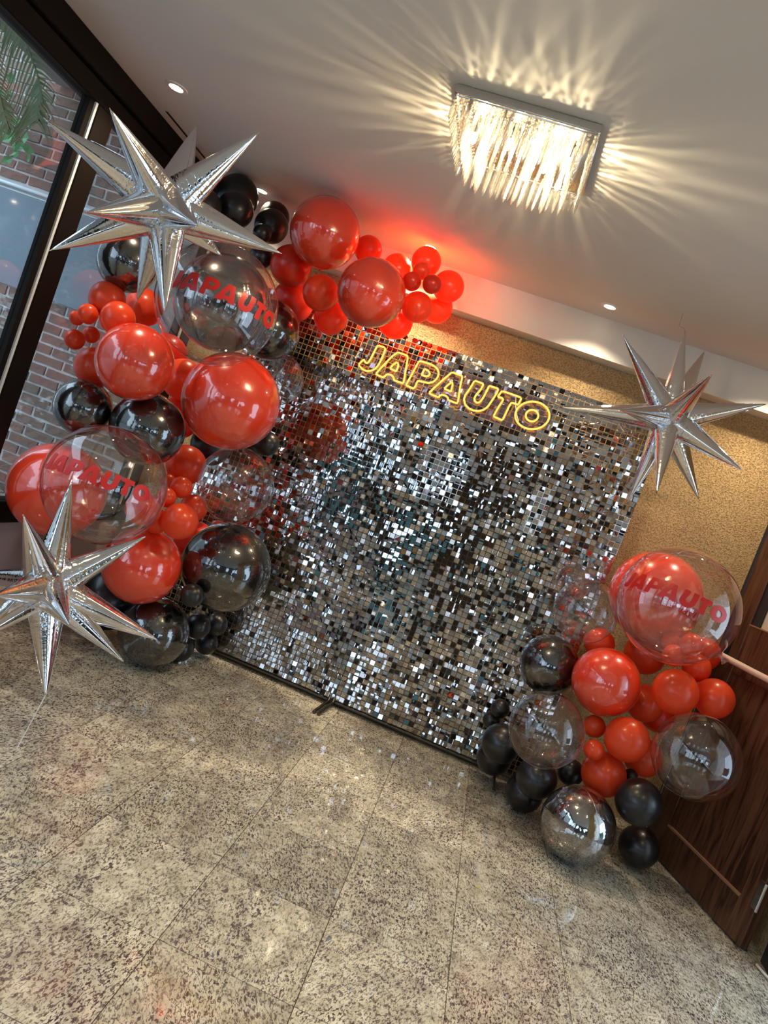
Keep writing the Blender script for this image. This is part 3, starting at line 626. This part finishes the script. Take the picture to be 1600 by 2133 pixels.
BAL = [
["K", [-2.0255, 3.992, 2.6836], 0.1264, "matte black balloon highest in the garland, under the ceiling spot"],
["K", [-1.9246, 3.8233, 2.561], 0.1038, "matte black balloon in front of the highest black one, right of the silver star"],
["K", [-1.8632, 4.1982, 2.6969], 0.0943, "matte black balloon tucked behind the four upper black ones beside the big red sphere"],
["K", [-1.7911, 4.041, 2.5972], 0.1017, "matte black balloon touching the left side of the topmost big red sphere"],
["K", [-1.7705, 3.9106, 2.5085], 0.0545, "small matte black balloon between the upper black ones and the star's right point"],
["K", [-1.7708, 4.0056, 2.404], 0.0695, "small matte black balloon under the star's right point, above the clear printed bubble"],
["K", [-2.0162, 3.6609, 2.4815], 0.0971, "matte black balloon half hidden behind the upper silver star's right points"],
["C", [-2.1498, 3.3789, 2.0269], 0.1502, "glossy black sphere balloon behind the lower left points of the upper star"],
["T", [-1.4896, 3.0974, 1.934], 0.2737, "large clear bubble balloon with red lettering, under the upper silver star"],
["C", [-1.6988, 3.5841, 2.0186], 0.2516, "glossy black sphere seen through the upper lettered clear bubble"],
["C", [-1.5713, 3.9876, 2.026], 0.1752, "glossy black sphere at the right edge of the upper lettered bubble"],
["B", [-1.497, 4.1979, 1.7898], 0.1571, "clear bubble balloon beside the mirror panel, right of the biggest red sphere"],
["L", [-2.1659, 3.345, 1.8125], 0.0931, "red balloon at the top of the small cluster left of the upper lettered bubble"],
["L", [-2.1797, 3.2553, 1.7072], 0.051, "small red balloon in front of the left red cluster, under the top one"],
["L", [-2.2618, 3.3036, 1.6738], 0.0382, "smallest red balloon at the far left of the upper left cluster"],
["L", [-2.032, 3.2704, 1.7354], 0.0869, "orange-red balloon right of the three little ones in the left cluster"],
["L", [-2.2478, 3.3212, 1.5696], 0.0522, "small red balloon lowest on the far left of the upper left cluster"],
["L", [-2.235, 3.42, 1.6246], 0.0444, "small orange-red balloon squeezed in the middle of the left cluster"],
["L", [-2.1927, 3.4765, 1.4736], 0.1073, "red balloon peeking out left behind the glossy red sphere of the left cluster"],
["L", [-2.1934, 3.7335, 1.8776], 0.1066, "red balloon behind the star's lowest point, left of the lettered bubble"],
["L", [-2.1156, 3.9907, 1.6821], 0.1311, "dark red balloon between the two glossy red spheres, under the lettered bubble"],
["G", [-1.8332, 3.2034, 1.565], 0.182, "glossy red sphere balloon below the left cluster of small red balloons"],
["G", [-1.4573, 3.5442, 1.5556], 0.2498, "biggest glossy red sphere, left of the mirror panel's middle"],
["L", [-1.9085, 3.8718, 1.5819], 0.1222, "red balloon between the left glossy red sphere and the biggest one"],
["L", [-1.9175, 4.0064, 1.3656], 0.1269, "deep red balloon under the gap of the two glossy red spheres"],
["C", [-2.1163, 3.3721, 1.2645], 0.1439, "glossy black sphere by the brick wall view, above the lower lettered bubble"],
["C", [-1.7909, 3.4514, 1.2742], 0.1879, "glossy black sphere directly under the left glossy red sphere"],
["L", [-1.7064, 3.7136, 1.0278], 0.0462, "little red balloon half hidden above the pair beside the lower lettered bubble"],
["T", [-1.672, 3.0248, 0.9959], 0.2711, "large clear bubble balloon with red lettering at lower left, behind the front star's top point"],
["G", [-2.0645, 3.3151, 0.836], 0.2355, "large glossy red sphere at the far left behind the lettered bubble"],
["L", [-1.6504, 3.4039, 0.8905], 0.0872, "red balloon seen through the right side of the lower lettered bubble"],
["L", [-1.6998, 3.8367, 1.1391], 0.1166, "red balloon left of the clear bubble beside the mirror panel"],
["L", [-1.588, 3.6217, 1.0377], 0.0601, "small orange-red balloon above the front one, right of the lower lettered bubble"],
["L", [-1.6079, 3.5285, 0.9711], 0.0537, "small orange-red balloon touching the right edge of the lower lettered bubble"],
["L", [-1.4786, 3.4918, 0.8873], 0.0966, "orange-red balloon above the lower glossy red sphere"],
["L", [-1.5592, 3.8, 0.9322], 0.0788, "red balloon tucked between the orange-red one and the lower clear bubble"],
["L", [-1.6263, 3.5497, 0.8329], 0.0688, "red balloon hidden between lower lettered bubble and the orange-red balloon"],
["B", [-1.3577, 3.75, 1.1444], 0.2065, "clear bubble balloon over the left edge of the mirror panel, below the biggest red sphere"],
["K", [-1.381, 4.0775, 1.4049], 0.0755, "matte black balloon poking out right under the biggest red sphere"],
["K", [-1.4805, 4.1724, 1.3599], 0.0659, "small matte black balloon under the biggest red sphere, left of the rightmost"],
["K", [-1.7439, 4.1814, 1.2743], 0.1296, "matte black balloon under the biggest red sphere, above the clear bubble"],
["G", [-1.652, 3.6242, 0.5664], 0.2077, "glossy red sphere above the black sphere on the floor at left"],
["C", [-1.3082, 3.9297, 0.6653], 0.254, "largest glossy black sphere, in front of the mirror panel's lower left"],
["L", [-1.5786, 4.0768, 0.5646], 0.0788, "dark red balloon between the low glossy red sphere and the largest black one"],
["L", [-1.6532, 4.2237, 0.677], 0.1313, "deep red balloon above the largest glossy black sphere"],
["K", [-1.34, 3.6496, 0.5148], 0.0654, "small matte black balloon left of the largest glossy black sphere's foot"],
["K", [-1.3829, 4.032, 0.2554], 0.0776, "matte black balloon right of the black sphere on the floor"],
["K", [-1.3519, 4.251, 0.2437], 0.073, "matte black balloon at the lower left corner of the mirror panel"],
["K", [-1.3776, 4.2816, 0.0986], 0.0734, "lowest small matte black balloon beside the mirror panel's left corner"],
["K", [-1.4443, 4.0459, 0.0865], 0.0833, "matte black balloon on the floor behind the glossy black sphere"],
["C", [-1.531, 3.7975, 0.2015], 0.1957, "glossy black sphere balloon resting on the floor at left"],
["K", [-1.9091, 3.92, 0.2252], 0.1838, "matte black balloon in shadow behind the front silver star"],
["G", [-1.3827, 3.8, 2.5874], 0.1898, "topmost glossy red sphere balloon, close under the ceiling"],
["G", [-1.0122, 3.75, 2.3526], 0.1808, "glossy red sphere above the first letter of the neon sign"],
["L", [-1.1989, 4.05, 2.6449], 0.0823, "red balloon behind the gap of the two upper glossy red spheres"],
["L", [-1.5745, 3.9862, 2.4038], 0.1222, "deep red balloon under the black ones, left of the topmost red sphere"],
["L", [-1.5716, 4.1987, 2.2559], 0.1296, "deep red balloon right of the upper lettered bubble, above the panel corner"],
["L", [-1.3351, 3.929, 2.303], 0.1049, "red balloon directly under the topmost glossy red sphere"],
["L", [-1.2912, 4.1212, 2.2245], 0.102, "red balloon touching the top left edge of the mirror panel"],
["L", [-1.0114, 4.088, 2.6034], 0.0883, "red balloon right above the second upper glossy red sphere"],
["L", [-0.915, 4.1, 2.3203], 0.103, "bright red balloon hanging just over the neon sign's first two letters"],
["L", [-0.797, 3.9573, 2.4042], 0.0883, "red balloon with its knot forward, right of the second glossy red sphere"],
["L", [-0.7373, 4.2059, 2.4972], 0.0961, "bright backlit orange-red balloon lowest at the garland's right end"],
["L", [-0.6885, 4.0445, 2.5873], 0.0918, "red balloon farthest right at the garland's upper end"],
["L", [-0.8564, 4.0445, 2.6804], 0.0866, "glowing orange-red balloon directly under the ceiling spot"],
["L", [-0.8382, 3.9346, 2.5947], 0.0512, "small red balloon below the glowing one at the garland's end"],
["L", [-0.8575, 3.8753, 2.508], 0.0532, "small dark red balloon, left one of the three at the garland's end"],
["L", [-0.743, 3.85, 2.5204], 0.0526, "small dark red balloon, right one of the three at the garland's end"],
["T", [0.9685, 3.624, 1.3845], 0.281, "large clear bubble balloon with red lettering on the right stack"],
["G", [0.9974, 4.2067, 1.3682], 0.2527, "large glossy red sphere behind the right lettered bubble"],
["B", [0.6429, 4.0138, 1.1692], 0.1722, "clear bubble balloon at the mirror panel's right edge, above the small red one"],
["B", [0.5589, 4.2523, 1.2806], 0.1027, "smaller clear bubble high at the mirror panel's right edge"],
["L", [0.8199, 4.2668, 1.0037], 0.0882, "small red balloon behind the foot of the clear bubble at the panel's right edge"],
["L", [1.0939, 4.3533, 1.0335], 0.1229, "orange-red balloon under the left side of the right lettered bubble"],
["L", [1.1047, 3.998, 1.1811], 0.051, "small orange-red balloon, highest of four seen through the right lettered bubble"],
["L", [1.1201, 3.9141, 1.1258], 0.0593, "small orange-red balloon, lowest of four seen through the right lettered bubble"],
["L", [1.1634, 3.8573, 1.2166], 0.0604, "small red balloon seen through the right lettered bubble, nearest its tail"],
["L", [1.3643, 4.2539, 1.1659], 0.0915, "orange-red balloon behind the tail of the right lettered bubble"],
["L", [1.3062, 4.1095, 1.0908], 0.0787, "orange-red balloon just above the tall one by the door"],
["G", [0.8635, 3.9596, 0.8601], 0.1794, "glossy red sphere in the middle of the right stack"],
["C", [0.5923, 4.1847, 0.795], 0.1703, "glossy black sphere at the left shoulder of the right stack"],
["B", [0.6406, 3.7894, 0.543], 0.1932, "clear bubble balloon low on the left side of the right stack"],
["L", [1.175, 3.8607, 0.9619], 0.1186, "large orange-red balloon at the centre right of the right stack"],
["L", [1.4045, 3.9861, 0.9868], 0.1061, "orange-red balloon rightmost of the stack, in front of the door"],
["L", [1.141, 4.1549, 0.7992], 0.1063, "shaded red balloon between the glossy red sphere and the large orange-red one"],
["L", [0.8938, 3.9656, 0.6142], 0.0614, "small red balloon above the smallest one, under the glossy red sphere"],
["L", [0.9012, 3.8181, 0.5332], 0.0542, "smallest orange-red balloon low in the right stack"],
["L", [1.0327, 3.8245, 0.6482], 0.1167, "large orange-red balloon low in the middle of the right stack"],
["L", [1.0143, 3.9108, 0.4107], 0.1195, "red balloon just above the chrome sphere on the floor"],
["L", [1.2394, 4.1607, 0.5134], 0.1106, "red balloon behind the left edge of the lowest clear bubble"],
["L", [1.2704, 4.3076, 0.736], 0.099, "dark red balloon deep in the stack above the lowest clear bubble"],
["B", [1.3143, 3.6578, 0.7349], 0.2069, "clear bubble balloon lowest at right, in front of the wooden door"],
["K", [0.4892, 4.0762, 0.3], 0.1144, "matte black balloon at the mirror panel's lower right corner"],
["K", [0.5031, 4.2467, 0.1583], 0.1083, "matte black balloon behind the corner one, touching the panel's foot"],
["K", [0.4328, 4.2441, 0.4385], 0.0573, "small matte black balloon high beside the mirror panel's right edge"],
["K", [0.4162, 4.2997, 0.3411], 0.0553, "small matte black balloon close behind, at the panel's lower right edge"],
["K", [0.7014, 3.888, 0.2586], 0.1119, "matte black balloon under the low left clear bubble"],
["K", [0.6981, 4.0417, 0.1088], 0.1088, "matte black balloon on the floor left of the chrome sphere"],
["K", [0.9062, 4.1357, 0.285], 0.0768, "matte black balloon between the low clear bubble and the chrome sphere"],
["K", [1.1671, 3.7201, 0.403], 0.1181, "matte black balloon right of the chrome sphere, upper of the two"],
["K", [1.3235, 3.952, 0.1146], 0.1101, "matte black balloon on the floor at the foot of the door"],
["K", [1.1826, 4.0526, 0.4167], 0.0417, "tiny matte black balloon over the upper black one right of the chrome sphere"],
["M", [0.9321, 3.6922, 0.189], 0.1845, "dark chrome sphere balloon with a seam, resting on the floor at right"]]
TXT = {0: (.10, .13, .48), 1: (.24, -.22, .47), 2: (.20, -.15, .46)}
ti = 0
for idx, (ty, c, R, lab) in enumerate(BAL):
    c = Vector(c); view = (c-CAMP).normalized(); r3 = random.Random(idx*13+5)
    base = (c.x, c.y, c.z)
    if ty in 'LK':
        ky = 'red' if ty == 'L' else 'black'
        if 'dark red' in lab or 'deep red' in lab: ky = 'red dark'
        t = empty('latex_balloon', base); tag(t, lab, 'balloon', ('red' if ty == 'L' else 'matte black')+' latex balloons of the garland')
        d = (view + Vector((r3.uniform(-.9,.9), r3.uniform(-.1,.3), r3.uniform(-.9,.7)))).normalized()
        if 'knot forward' in lab: d = (-view*.8 + Vector((.1,0,-.55))).normalized()
        q = quat_to(d)
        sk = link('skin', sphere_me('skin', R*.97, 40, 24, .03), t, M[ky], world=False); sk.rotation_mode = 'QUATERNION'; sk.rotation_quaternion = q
        kn = link('knot', knot(R), t, M[ky], world=False); kn.rotation_mode = 'QUATERNION'; kn.rotation_quaternion = q; kn.location = q @ Vector((0,0,-R*1.03))
    else:
        nm = {'G':'glossy_red_balloon','C':'glossy_black_balloon','M':'chrome_balloon','B':'bubble_balloon','T':'lettered_bubble_balloon'}[ty]
        gr = {'G':'glossy red spheres','C':'glossy black spheres','M':'glossy black spheres','B':'clear bubble balloons','T':'lettered clear bubbles'}[ty]
        mt = {'G':'gloss red','C':'gloss black','M':'chrome dark','B':'bubble','T':'bubble'}[ty]
        t = tag(empty(nm, base), lab, 'balloon', gr)
        sk = link('film', unit['bubble'], t, world=False); sk.scale = (R,)*3
        if not unit['bubble'].materials: unit['bubble'].materials.append(M[mt])
        sk.material_slots[0].link = 'OBJECT'; sk.material_slots[0].material = M[mt]
        # welded seam: a thin ring round the sphere; tail where it was filled
        ax = Vector((r3.uniform(-.5,.5), r3.uniform(-1,-.2) if ty != 'M' else -.35, r3.uniform(-.4,.4) if ty != 'M' else .05)).normalized() if ty != 'M' else Vector((.88,.42,.2)).normalized()
        if ty in 'BTM':
            bm = bmesh.new(); e1 = ax.orthogonal().normalized(); e2 = ax.cross(e1)
            tube(bm, [(e1*math.cos(a)+e2*math.sin(a))*R*1.0005 for a in [2*PI*k/72 for k in range(72)]], .0011 if ty != 'M' else .0016, 5, closed=True)
            build('seam', bm, M['bubble' if ty != 'M' else 'chrome'], t, True, world=False)
        tail = Vector((.93,-.1,-.55)) if (ty == 'T' and c.x > 0) else (view+Vector((r3.uniform(-.5,.5), 0, r3.uniform(-1.2,.2))))
        q = quat_to(tail.normalized()); bm = bmesh.new()
        lathe(bm, [(.16*R,-.985*R),(.09*R,-1.02*R),(.035*R,-1.06*R),(.03*R,-1.10*R),(.07*R,-1.17*R),(.068*R,-1.175*R),(.02*R,-1.10*R)], 16)
        if not (ty == 'M' or c.z-R < .03):
            tl = build('tail', bm, M[mt], t, True, world=False); tl.rotation_mode = 'QUATERNION'; tl.rotation_quaternion = q
        else: bm.free()
        if ty == 'T':
            lat0, lon0, sc_ = TXT[ti]; yawc = math.atan2(c.x, c.y)
            bm = fill_glyphs(GL, R, lat0, lon0, sc_*R/.29*.62/.62, sag=.10)
            le = build('lettering', bm, M['lettering'], t, world=False); le.rotation_euler = (0,0,-yawc); le['label'] = 'red letters reading JAPAUTO'; ti += 1

# ------------------------------------------------------------ silver star balloons
STARS = {"upper": [[-1.5741, 2.6, 2.1505], [[-1.9247, 2.2796, 2.227], [-1.62, 2.1737, 2.2871], [-1.681, 2.7861, 2.546], [-1.3282, 2.6113, 2.5272], [-1.1492, 2.7728, 2.1644], [-1.3813, 2.4935, 1.758], [-1.713, 2.8469, 1.8009], [-1.8544, 2.4296, 1.8246], [-1.6001, 2.1983, 1.9493], [-1.2616, 2.2927, 2.0485], [-1.3736, 2.7501, 2.0748], [-1.9926, 2.6345, 2.3122]]], "right": [[0.6672, 3.95, 2.2725], [[0.287, 3.8883, 2.5922], [0.5839, 3.9449, 2.7249], [0.7379, 4.1032, 2.7005], [0.7027, 3.5248, 2.4444], [1.0695, 3.8748, 2.4825], [1.0477, 3.7477, 2.1115], [0.9703, 3.9847, 1.9282], [0.7101, 3.7414, 1.8648], [0.6353, 3.9905, 1.797], [0.1204, 3.9866, 2.1488], [0.3792, 3.6062, 2.1701]]], "front": [[-1.5559, 2.65, 0.5895], [[-1.5665, 2.3629, 0.8958], [-1.6261, 2.6844, 1.0212], [-1.3158, 2.8266, 0.8899], [-1.1038, 2.8018, 0.5148], [-1.183, 2.7351, 0.4], [-1.3604, 2.5658, 0.2146], [-1.5453, 2.2688, 0.4135], [-1.9583, 2.704, 0.4821], [-1.8975, 2.7293, 0.3583], [-1.2542, 2.3578, 0.5929], [-1.4841, 2.2383, 0.6317]]]}
prof_u = []
for k in range(25):
    u = k/24; w_ = (math.sin(min(1,(u+.03)/.20)*PI/2))**.8 * (1-u)**.92 if u < 1 else 0
    prof_u.append((u, w_))
def spike(C, Tp, wid, parent, tail=False):
    C = Vector(C); Tp = Vector(Tp); d = Tp-C; L = d.length; bm = bmesh.new(); seg = 44; rings = []; ph = rng.uniform(0,6)
    for u, w_ in prof_u:
        rr = wid*w_
        if rr < 1e-4: rings.append([bm.verts.new((0,0,u*L))]); continue
        ring = []
        for k in range(seg):
            a = 2*PI*k/seg
            pl = 1 - .07*abs(math.sin(2*a)) + (.022*math.sin(7*a+ph)+.014*math.sin(13*a+ph*2))*min(1, u/.1)   # welded gores and lengthwise folds
            wr = 1 + (.035*math.sin(u*150+3*math.sin(2*a)+ph))*max(0, 1-u/.34)   # gathered rings near the hub
            ring.append(bm.verts.new((math.cos(a)*rr*pl*wr, math.sin(a)*rr*pl*wr, u*L)))
        rings.append(ring)
    for A, B in zip(rings, rings[1:]):
        for k in range(seg):
            if len(B) == 1: bm.faces.new((A[k], A[(k+1) % seg], B[0]))
            else: bm.faces.new((A[k], A[(k+1) % seg], B[(k+1) % seg], B[k]))
    o = build('spike', bm, M['foil'], parent, True, world=False)
    o.rotation_mode = 'QUATERNION'; o.rotation_quaternion = Vector((0,0,1)).rotation_difference(d.normalized()) @ Quaternion((0,0,1), rng.uniform(0,PI/2))
    bm = bmesh.new()
    for s_ in (-1, 1): # crimped seam edge
        pts = [(0, s_*wid*w_*1.0, u*L) for u, w_ in prof_u[2:]]
        tube(bm, pts, [.0017+.0006*math.sin(i*2.7) for i in range(len(pts))], 4)
    build('seam', bm, M['foil'], o, world=False)
    return o
info = {'upper': ('tall spiky silver star balloon at upper left, over the black balloons', .092),
        'right': ('spiky silver star balloon on the mirror panel\'s upper right corner', .080),
        'front': ('spiky silver star balloon standing on the floor at lower left', .088)}
for key, (C, tips) in STARS.items():
    t = tag(empty('star_balloon', C), info[key][0], 'balloon', 'silver star balloons')
    for T_ in tips: spike((0,0,0), Vector(T_)-Vector(C), info[key][1], t)
    bm = bmesh.new(); bmesh.ops.create_icosphere(bm, subdivisions=3, radius=.045)
    for v in bm.verts: v.co *= 1+.12*mnoise.noise(v.co*60)
    build('hub', bm, M['foil'], t, True, world=False)
    if key == 'right':
        a = Vector(tips[1])-Vector(C); bm = bmesh.new(); tube(bm, [a*.985, a+Vector((-.012,0,.012)), Vector((a.x-.04, a.y, a.z+.015)), Vector((a.x-.045, a.y+.0, CZ-C[2]-.002))], .0012, 5); build('hanging_thread', bm, M['lattice'], t, world=False)
    if key == 'front':
        a = Vector(tips[5])-Vector(C); bm = bmesh.new(); tube(bm, [a*.98, a+Vector((-.004,-.01,-.03)), (a.x-.02, a.y-.04, -C[2]+.002)], .002, 5); build('tail', bm, M['white'], t, world=False)

bm = bmesh.new(); blade(bm, Vector((.488,3.045,.004)), -.9, .034, .014, .2, 4, .1); bmesh.ops.solidify(bm, geom=bm.faces[:], thickness=.001)
tag(build('fallen_leaf', bm, M['yellow']), 'tiny yellow leaf scrap lying on the bare granite floor', 'leaf')
